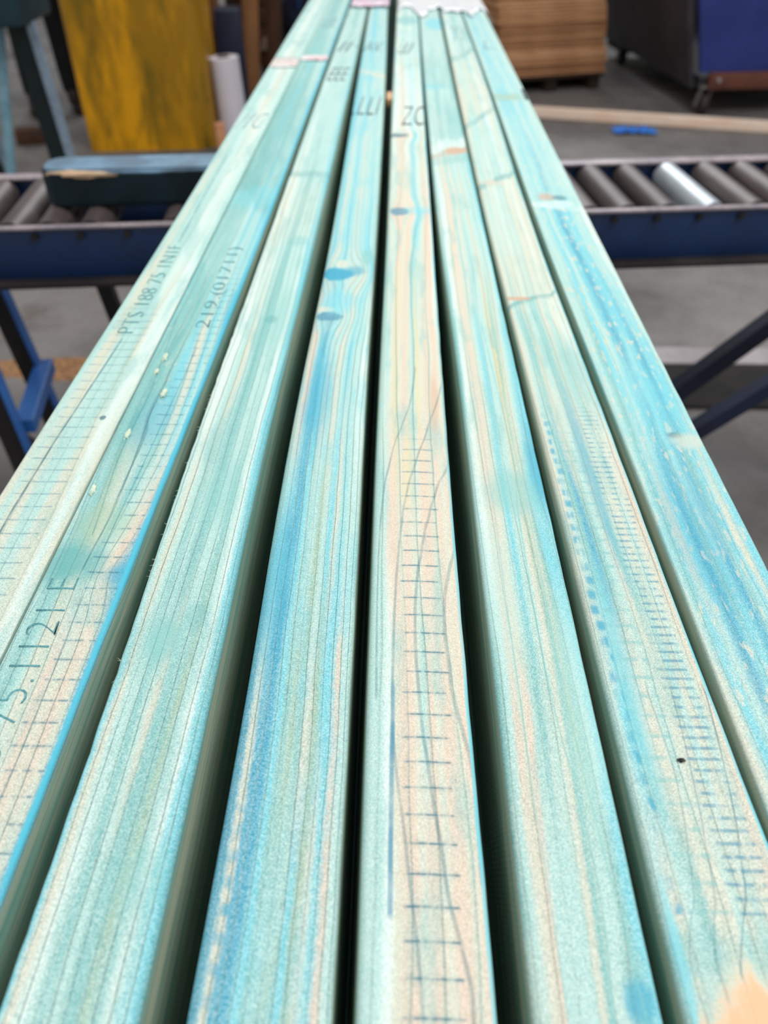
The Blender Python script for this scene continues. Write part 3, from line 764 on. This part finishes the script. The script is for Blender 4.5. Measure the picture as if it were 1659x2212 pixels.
# ------------------------------------------------------------------ yellow column
g = NT('scuffed_yellow_paint'); P = g.coord(); x = g.sep(P)
v1 = g.comb(g.m('MULTIPLY', x[0], 4.), g.m('MULTIPLY', x[1], 4.), g.m('MULTIPLY', x[2], 1.0))
n1 = g.noise(v1, 1., 5., .65); n2 = g.noise(P, 11., 5., .7); n3 = g.noise(v1, 3., 4., .6)
cc = g.mix(g.mr(n1, .38, .6), lin((228, 160, 0)), lin((160, 116, 2)))
cc = g.mix(g.mr(n3, .48, .68, 0., .7), cc, lin((104, 88, 8)))
cc = g.mix(g.mr(n2, .66, .74, 0., .75), cc, lin((58, 42, 12)))
cc = g.mix(g.mr(n2, .22, .34, .6, 0.), cc, lin((232, 184, 24)))
M_yel = g.fin(cc, .38, 0, .5)
bm = bmesh.new(); cr = .11
pp = []
for (sx, sy, a0) in ((1, 1, 0), (-1, 1, 90), (-1, -1, 180), (1, -1, 270)):
    rad = cr if (sx > 0) else .03
    for i in range(9):
        a = math.radians(a0+i*90/8); pp.append((sx*(.355-rad)+rad*math.cos(a), sy*(.30-rad)+rad*math.sin(a)))
fc = bm.faces.new([bm.verts.new((a, b, 0)) for a, b in pp]); r = bmesh.ops.extrude_face_region(bm, geom=[fc])
for v in [e for e in r['geom'] if isinstance(e, bmesh.types.BMVert)]: v.co.z = 3.2
col_ = bmobj('yellow_column', bm, M_yel, None, 30)
col_.location = (-1.425, 5.05, 0); col_.rotation_euler = (0, 0, TH)
tag(col_, 'thick yellow painted column with scuffed dark streaks, back left', 'column')

# ------------------------------------------------------------------ person behind the trestle
def skin_body(name, joints, edges, root, m, parent, sub=2):
    me = bpy.data.meshes.new(name); names = list(joints)
    me.from_pydata([joints[n][0] for n in names], [(names.index(a), names.index(b)) for a, b in edges], [])
    o = link(name, me, None, parent)
    md = o.modifiers.new('skin', 'SKIN'); md.use_smooth_shade = True
    for i, n in enumerate(names):
        sv = me.skin_vertices[0].data[i]; r = joints[n][1]; sv.radius = (r, r) if not isinstance(r, tuple) else r; sv.use_root = (n == root)
    ms = o.modifiers.new('sub', 'SUBSURF'); ms.levels = sub; ms.render_levels = sub
    me.materials.append(m)
    return o
M_skin = worn('skin', (176, 120, 92), (188, 132, 102), 5., .5, fine=.03); M_trs = worn('black_work_trousers', (8, 9, 14), (18, 18, 24), 9., .85)
M_shirt = worn('dark_maroon_shirt', (34, 10, 10), (52, 18, 16), 9., .85); M_boot = worn('brown_boot', (46, 34, 30), (62, 48, 42), 20., .6); M_hair = worn('black_hair', (14, 12, 12), (24, 20, 18), 60., .6)
pe = empty('person', (-2.20, 5.55, 0), math.radians(200))
tag(pe, 'standing person in black trousers and brown boots beside the yellow column', 'person')
J = {'pel': ((0, 0, .96), (.15, .11)), 'wa': ((0, .01, 1.12), (.12, .085)), 'ch': ((0, 0, 1.32), (.17, .11)), 'nb': ((0, 0, 1.46), (.07, .06)), 'nk': ((0, .01, 1.62), .052)}
Ed = [('pel', 'wa'), ('wa', 'ch'), ('ch', 'nb'), ('nb', 'nk')]
for s, q in ((-1, 'l'), (1, 'r')):
    J.update({'sh'+q: ((s*.185, 0, 1.41), .058), 'el'+q: ((s*.24, .02, 1.13), .043), 'wr'+q: ((s*.25, -.06, .89), .029), 'pm'+q: ((s*.25, -.08, .84), (.036, .018)),
              'hp'+q: ((s*.09, 0, .90), .085), 'kn'+q: ((s*.11, -.02, .50), .058), 'an'+q: ((s*.12, .02, .09), .040), 'to'+q: ((s*.13, -.13, .04), .034)})
    Ed += [('ch', 'sh'+q), ('sh'+q, 'el'+q), ('el'+q, 'wr'+q), ('wr'+q, 'pm'+q), ('pel', 'hp'+q), ('hp'+q, 'kn'+q), ('kn'+q, 'an'+q), ('an'+q, 'to'+q)]
body = skin_body('body', J, Ed, 'pel', M_skin, pe)
head = bmesh.new(); bmesh.ops.create_icosphere(head, subdivisions=4, radius=1)
for v in head.verts:
    p = v.co.copy(); x_, y_, z_ = p
    w = 1-.18*max(0, -z_)-.05*max(0, z_)
    q = Vector((x_*.075*w, y_*.095, z_*.118))
    if y_ < 0:
        q.y -= .022*math.exp(-((x_/.16)**2+((z_+.12)/.2)**2))
        q.y += .010*math.exp(-(((abs(x_)-.38)/.16)**2+((z_-.1)/.13)**2))
        q.y -= .006*math.exp(-((x_/.3)**2+((z_+.5)/.08)**2))
    q.x += math.copysign(.014, x_)*math.exp(-(((abs(x_)-1)/.12)**2+(y_/.2)**2+(z_/.25)**2))
    v.co = q+Vector((0, 0, 1.655))
bmobj('head', head, M_skin, body, 60)
hair = bmesh.new(); bmesh.ops.create_icosphere(hair, subdivisions=4, radius=1)
bmesh.ops.delete(hair, geom=[v for v in hair.verts if v.co.z < .15-(.75*v.co.y)], context='VERTS')
for v in hair.verts: v.co = Vector((v.co.x*.080, v.co.y*.101, v.co.z*.125+1.657))
bmobj('hair', hair, M_hair, pe, 60)
for s in (-1, 1):
    bm = bmesh.new(); bmesh.ops.create_uvsphere(bm, u_segments=16, v_segments=10, radius=.011, matrix=Matrix.Translation((s*.029, -.083, 1.667)))
    bmobj('eye', bm, worn('eye_white', (225, 225, 220), (215, 215, 210), 5.), body, 60)
    for i, (dx, ln) in enumerate(((-.026, .062), (-.009, .072), (.009, .068), (.025, .055))):
        b0 = Vector((s*.25, -.085+dx, .83)); Jf = {'a': (b0, .0095), 'b': (b0+Vector((-s*.004, -.004, -ln*.5)), .0088), 'c': (b0+Vector((-s*.016, -.006, -ln)), .0075)}
        skin_body('finger', Jf, [('a', 'b'), ('b', 'c')], 'a', M_skin, body, 1)
    b0 = Vector((s*.247, -.105, .865)); Jf = {'a': (b0, .011), 'b': (b0+Vector((-s*.012, -.028, -.03)), .010), 'c': (b0+Vector((-s*.022, -.032, -.058)), .0085)}
    skin_body('thumb', Jf, [('a', 'b'), ('b', 'c')], 'a', M_skin, body, 1)
    bm = bmesh.new(); addbox(bm, (s*.13, -.06, .045), (.095, .28, .09), .035, None, 4); addbox(bm, (s*.12, .02, .11), (.10, .12, .13), .035, None, 3)
    bmobj('boot', bm, M_boot, pe, 50)
JT = {'p': ((0, 0, .98), (.165, .125)), 'p2': ((0, 0, 1.10), (.15, .115))}; ET = [('p', 'p2')]
for s, q in ((-1, 'l'), (1, 'r')):
    JT.update({'h'+q: ((s*.095, 0, .88), .105), 'k'+q: ((s*.11, -.02, .50), .085), 'm'+q: ((s*.115, 0, .28), .080), 'a'+q: ((s*.12, .02, .10), .072)})
    ET += [('p', 'h'+q), ('h'+q, 'k'+q), ('k'+q, 'm'+q), ('m'+q, 'a'+q)]
skin_body('trousers', JT, ET, 'p', M_trs, pe)
JS = {'w0': ((0, .01, .82), (.195, .155)), 'w': ((0, .01, 1.08), (.18, .135)), 'c': ((0, 0, 1.32), (.19, .125)), 'n': ((0, 0, 1.52), (.085, .075))}; ES = [('w0', 'w'), ('w', 'c'), ('c', 'n')]
for s, q in ((-1, 'l'), (1, 'r')):
    JS.update({'s'+q: ((s*.19, 0, 1.40), .075), 'e'+q: ((s*.24, .02, 1.13), .058), 'z'+q: ((s*.25, -.055, .90), .044)})
    ES += [('c', 's'+q), ('s'+q, 'e'+q), ('e'+q, 'z'+q)]
skin_body('shirt', JS, ES, 'c', M_shirt, pe)

# ------------------------------------------------------------------ things on the floor, left
M_wd = worn('brown_board', (134, 92, 52), (112, 76, 42), 3., .7, stretch=(6, 6, 1)); M_wd2 = worn('dark_brown_board', (78, 48, 28), (58, 36, 22), 3., .75, stretch=(5, 5, 1))
M_wd3 = worn('tan_board', (160, 112, 72), (140, 96, 58), 3., .7, stretch=(6, 6, 1))
def leaner(x, y, w, h, t, lean, m, label, name='wooden_board', tiltx=0.):
    bm = bmesh.new(); addbox(bm, (0, 0, h/2), (w, t, h), .003); o = bmobj(name, bm, m, None, 35)
    o.location = (x, y, .002+abs(w*math.sin(lean))/2+abs(t*math.sin(tiltx))/2); o.rotation_euler = (tiltx, lean, TH); tag(o, label, 'board'); return o
def roll():
    r_ = empty('wrap_roll', (-.965, 4.99, 0)); tag(r_, 'white roll of foam wrap standing upright right of the yellow column', 'roll')
    bm = bmesh.new(); n = 40
    addcyl(bm, (0, 0, 0), (-.02, 0, .43), .083, 40); o = bmobj('wrap', bm, worn('white_foam', (222, 214, 222), (206, 204, 216), 3., .6, fine=.03), r_, 40)
    bm = bmesh.new(); addcyl(bm, (-.02, 0, .40), (-.0203, 0, .436), .035, 24); bmobj('core', bm, worn('cardboard_core', (92, 74, 60), (80, 62, 50), 9.), r_, 40)
roll()
bm = bmesh.new(); addbox(bm, (0, 0, .30), (.15, .20, .60), .008)
o = bmobj('navy_box_post', bm, worn('navy_steel', (18, 28, 56), (26, 36, 66), 5., .5), None, 35); o.location = (-1.03, 5.50, 0); o.rotation_euler = (0, 0, TH)
tag(o, 'navy square post standing just behind the white foam roll', 'post')
leaner(-1.15, 5.74, .085, 1.25, .03, -.03, M_wd, 'brown upright board between the yellow column and the navy post')
leaner(-1.22, 5.70, .085, 1.25, .03, 0., M_wd3, 'tan upright board partly hidden by the right edge of the yellow column')
leaner(-.98, 5.80, .10, 1.25, .03, .07, M_wd3, 'tan board leaning right, just behind the navy post')
leaner(-.84, 5.95, .10, 1.25, .03, .05, M_wd2, 'dark brown board standing between the tan board and the navy bag')
leaner(-1.07, 6.05, .13, 1.3, .03, 0., M_wd2, 'dark brown board seen above the navy post')
def crate(x, y, w, d, h, label, m, z=0.):
    r_ = empty('wooden_crate', (x, y, z), TH); tag(r_, label, 'crate')
    nb = max(2, int(h/.13))
    for k in range(nb):
        zz = (k+.5)*h/nb
        box('slat', (0, -d/2, zz), (w, .018, h/nb-.012), m, r_, .002); box('slat', (0, d/2, zz), (w, .018, h/nb-.012), m, r_, .002)
        box('slat', (-w/2, 0, zz), (.018, d-.02, h/nb-.012), m, r_, .002); box('slat', (w/2, 0, zz), (.018, d-.02, h/nb-.012), m, r_, .002)
    for sx in (-1, 1):
        for sy in (-1, 1): box('corner_post', (sx*(w/2-.03), sy*(d/2-.03), h/2), (.04, .04, h), m, r_, .002)
    box('lid', (0, 0, h+.008), (w+.02, d+.02, .016), m, r_, .003)
    return r_
crate(-.68, 6.35, .56, .5, .27, 'low brown wooden crate under the navy bag', worn('crate_wood', (96, 64, 40), (74, 48, 30), 4., .75, stretch=(1, 5, 5)))
crate(-.90, 7.5, .95, .6, 1.2, 'tall dark brown crate standing behind the leaning boards', M_wd2)
bag = lump('navy_bag', (-.68, 6.33, .455), (.21, .17, .175), worn('navy_cloth', (10, 14, 34), (16, 22, 46), 12., .9), None, .3, 4., 4, 2.)
for v in bag.data.vertices: v.co.z = max(v.co.z, .2875)
tag(bag, 'bulging navy cloth bag sitting on the low wooden crate', 'bag')
bm = bmesh.new()
for i in range(12):
    a0, a1 = math.pi*(i/12), math.pi*((i+1)/12)
    addcyl(bm, (-.60+.075*math.cos(a0), 6.17, .50+.13*math.sin(a0)), (-.60+.075*math.cos(a1), 6.17, .50+.13*math.sin(a1)), .010, 10)
bmobj('strap', bm, worn('blue_strap', (22, 52, 100), (28, 60, 112), 20.), bag, 60)
tag(lump('maroon_cloth', (-.36, 6.80, .14), (.16, .12, .13), worn('maroon_fabric', (96, 44, 58), (70, 30, 40), 12., .9), None, .4, 9., 4), 'maroon cloth bundle on the floor behind the navy bag', 'cloth')
bm = bmesh.new(); addbox(bm, (0, 0, .085), (.05, .05, .17), .003)
o = bmobj('pine_block', bm, worn('fresh_pine', (214, 150, 110), (196, 132, 92), 12., .6), None, 35); o.location = (-.985, 4.66, 0); o.rotation_euler = (0, 0, .3)
tag(o, 'small fresh pine block standing at the foot of the white foam roll', 'wood block')
o = box('wood_offcut', (0, 0, .04), (.17, .1, .08), M_wd2, None, .004); o.location = (-2.14, 4.9, 0); o.rotation_euler = (0, 0, .2)
tag(o, 'small dark offcut lying on the floor left of the yellow column', 'wood block')

# ------------------------------------------------------------------ things on the floor, right
M_pine = worn('sunlit_pine', (255, 232, 212), (252, 216, 190), 3., .5, fine=.04, stretch=(1, 6, 6))  # sunlight on the batten is put into this very pale colour
bm = bmesh.new(); addbar(bm, (.62, 5.60, .032), (2.75, 5.08, .032), .045, .062, .003)
o = bmobj('pine_batten', bm, M_pine, None, 35)
tag(o, 'long pine batten in sunlit-bright colour lying on the floor right of the timbers', 'batten')
bm = bmesh.new(); bmesh.ops.create_grid(bm, x_segments=28, y_segments=14, size=1)
for v in bm.verts:
    x_, y_ = v.co.x, v.co.y
    n = mnoise.noise(Vector((x_*2.2, y_*2.2, 5)))
    v.co = Vector((x_*.125*(1+.25*n), y_*.05*(1+.5*mnoise.noise(Vector((x_*2, 3, 1)))), .012+.03*abs(mnoise.noise(Vector((x_*3.1, y_*3, 1))))*(1-x_*x_*.7)))
o = bmobj('blue_rag', bm, worn('bright_blue_plastic', (24, 110, 214), (46, 136, 232), 12., .45, fine=.05), None, 60)
md = o.modifiers.new('t', 'SOLIDIFY'); md.thickness = .003
o.location = (1.43, 5.17, 0); o.rotation_euler = (0, 0, -.1)
tag(o, 'crumpled bright blue plastic scrap on the floor beside the pine batten', 'plastic scrap')

# flat cartons stacked on a pallet
cpos, crz = (.935, 6.70, 0), .30
pal = empty('pallet', cpos, crz); M_pal = worn('shadow_dark_pallet', (40, 30, 24), (54, 40, 30), 6., .9); tag(pal, 'wooden pallet in shadow-dark colour under the stack of brown cartons', 'pallet')  # pallet coloured near black for the shadow under the stack
for i in range(5): box('deck_board', (0, -.44+.22*i, .095), (.78, .14, .018), M_pal, pal, .002)
for sx in (-1, 0, 1): box('bearer', (sx*.34, 0, .043), (.08, .96, .086), M_pal, pal, .003)
M_ct = [worn('carton_brown', (214, 160, 116), (190, 138, 96), 6., .8, stretch=(1, 1, 8)), worn('carton_tan', (226, 174, 130), (200, 148, 106), 6., .8, stretch=(1, 1, 8)), worn('carton_dull', (190, 138, 98), (166, 118, 80), 6., .8, stretch=(1, 1, 8))]
z = .105; rr = random.Random(3); protos = {}
for i in range(26):
    t = rr.choice([.030, .036, .048, .060]); mi = rr.randrange(3)
    if (t, mi) not in protos:
        bm = bmesh.new()
        addbox(bm, (0, 0, t*.27), (.80, .98, t*.44), .003); addbox(bm, (.004, .004, t*.76), (.79, .97, t*.44), .003)
        me = bpy.data.meshes.new('flat_carton'); bm.to_mesh(me); bm.free(); me.materials.append(M_ct[mi]); protos[(t, mi)] = me
    o = link('flat_carton', protos[(t, mi)])
    o.location = (cpos[0]+.01-.17*(z-.1)+rr.uniform(-.008, .008), cpos[1]+rr.uniform(-.008, .008), z); o.rotation_euler = (0, 0, crz+rr.uniform(-.012, .012)); z += t+.0005
    tag(o, 'flattened brown carton in the tall stack right of the timbers', 'carton', 'flattened cartons stacked on the pallet')

# blue bin trolley
ct = empty('bin_trolley', (1.895, 5.60, 0), TH)
tag(ct, 'large navy blue steel bin trolley on castors behind the pine batten', 'trolley')
M_navy = worn('navy_bin_paint', (36, 52, 120), (44, 60, 132), 3., .5, 0, .4, .15, scratch=((96, 104, 150), .8)); M_gry = worn('grey_bin_side', (64, 60, 66), (50, 46, 50), 2.5, .6, 0, .3, .3)
M_rust = worn('rusty_brown_rail', (112, 66, 50), (92, 52, 42), 6., .7); M_tyre = worn('black_castor', (16, 15, 17), (26, 24, 26), 10., .7)
Wc, Dc = 1.25, 1.95
body_ = empty('bin_body', (0, 0, 0)); body_.parent = ct
def panel(name, a, b, t, z0, z1, sl, m):           # upright panel whose foot runs a-b, leaning by sl per metre in x
    bm = bmesh.new(); d = (Vector(b)-Vector(a)).normalized(); nrm = Vector((-d.y, d.x, 0))*t/2
    vs = [bm.verts.new((p[0]+sg*nrm.x+sl_*(z-z0), p[1]+sg*nrm.y, z)) for z in (z0, z1) for p, sg, sl_ in ((a, -1, sl[0]), (b, -1, sl[1]), (b, 1, sl[1]), (a, 1, sl[0]))]
    for q in ((0, 1, 2, 3), (7, 6, 5, 4), (0, 4, 5, 1), (1, 5, 6, 2), (2, 6, 7, 3), (3, 7, 4, 0)): bm.faces.new([vs[i] for i in q])
    return bmobj(name, bm, m, body_)
panel('front_panel', (-.01, 0, 0), (Wc+.01, 0, 0), .03, .25, 1.15, (-.27, .12), M_navy)
panel('side_panel', (-.03, .02, 0), (-.03, Dc, 0), .03, .16, 1.15, (-.27, -.27), M_gry)
panel('side_panel', (Wc, .02, 0), (Wc, Dc, 0), .03, .16, 1.15, (.12, .12), M_gry)
panel('back_panel', (0, Dc, 0), (Wc, Dc, 0), .03, .16, 1.15, (-.27, .12), M_gry)
box('bin_floor', (Wc/2, Dc/2, .20), (Wc-.02, Dc-.02, .04), M_gry, body_)
rl = box('base_rail', (Wc/2+.03, -.03, .205), (Wc-.04, .05, .095), M_rust, ct, .006)
bm = bmesh.new(); addcyl(bm, (.10, -.05, .215), (.10, -.068, .215), .014, 12); addcyl(bm, (.95, -.05, .215), (.95, -.068, .215), .014, 12); bmobj('rail_bolt', bm, M_edge, rl, 40)
for (x_, y_) in ((.06, .03), (Wc-.08, .03), (.04, 1.60), (Wc-.08, 1.60)):
    bm = bmesh.new(); addcyl(bm, (x_-.022, y_, .068), (x_+.022, y_, .068), .066, 28); w_ = bmobj('castor_wheel', bm, M_tyre if y_ > 1 else worn('maroon_castor', (74, 54, 56), (60, 44, 46), 10., .6), ct, 40)
    bm = bmesh.new(); addbar(bm, (x_-.03, y_-.03, .165), (x_-.045, y_-.01, .05), .03, .008, 0, (1, 0, 0)); addbar(bm, (x_+.03, y_-.03, .165), (x_+.03, y_-.01, .05), .03, .008, 0, (1, 0, 0)); addbox(bm, (x_, y_-.02, .168), (.09, .09, .01))
    bmobj('castor_fork', bm, worn('zinc_fork', (150, 150, 142), (132, 132, 126), 9., .5, .4), w_)
box('tow_skid', (.10, 1.72, .12), (.20, .38, .06), M_tyre, ct, .02)

# floor patches under the conveyor
o = box('dark_floor_patch', (1.35, 2.19, .006), (1.15, .26, .012), worn('shadow_dark_floor', (26, 24, 24), (38, 34, 32), 9., .9), None, .003)  # thin dark slab added in place of a shadowy floor patch
tag(o, 'added dark slab for a shadowy patch of floor under the right half of the conveyor', 'mat')  # the 'mat' is no real mat, only the slab for the shadowy floor patch
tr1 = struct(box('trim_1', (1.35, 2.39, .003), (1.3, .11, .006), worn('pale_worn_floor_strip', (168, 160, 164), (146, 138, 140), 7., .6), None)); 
g = NT('sawdust'); nn_ = g.noise(g.coord(), 90., 3.)
M_sd = g.fin(g.mix(g.mr(nn_, .35, .65), lin((176, 134, 98)), lin((128, 96, 72))), .95, 0, .1)
bm = bmesh.new(); bmesh.ops.create_grid(bm, x_segments=60, y_segments=24, size=1)
for v in bm.verts:
    x_, y_ = v.co.x, v.co.y; rr_ = math.sqrt(x_*x_+y_*y_)*(1+.5*mnoise.noise(Vector((x_*1.6, y_*1.6, 2))))
    v.co = Vector((x_*.30, y_*.075, max(0, (1-rr_))*.035*(1+.5*mnoise.noise(Vector((x_*9, y_*9, 0))))-.0005))
o = bmobj('sawdust', bm, M_sd, None, 60); o.location = (-1.08, 2.27, 0)
tag(o, 'patch of pale brown sawdust on the floor under the left end of the conveyor', 'sawdust', None, 'stuff')

# supports for both ends of the pack
def trestle(y):
    r_ = empty('support_trestle', (0, y, 0)); zt = ZT-HT-.09
    tag(r_, 'dark wooden trestle carrying the %s end of the timber pack' % ('far' if y > 1 else 'near'), 'trestle')
    box('beam', (-.02, 0, zt-.041), (.40, .09, .08), M_wd2, r_, .004)
    for sx in (-1, 1):
        for sy in (-1, 1):
            bm = bmesh.new(); addbar(bm, (-.02+sx*.14, sy*.03, zt-.075), (-.02+sx*.17, sy*.14, .02), .04, .04, .002, (1, 0, 0)); bmobj('leg', bm, M_wd2, r_)
trestle(-.45); trestle(2.95)
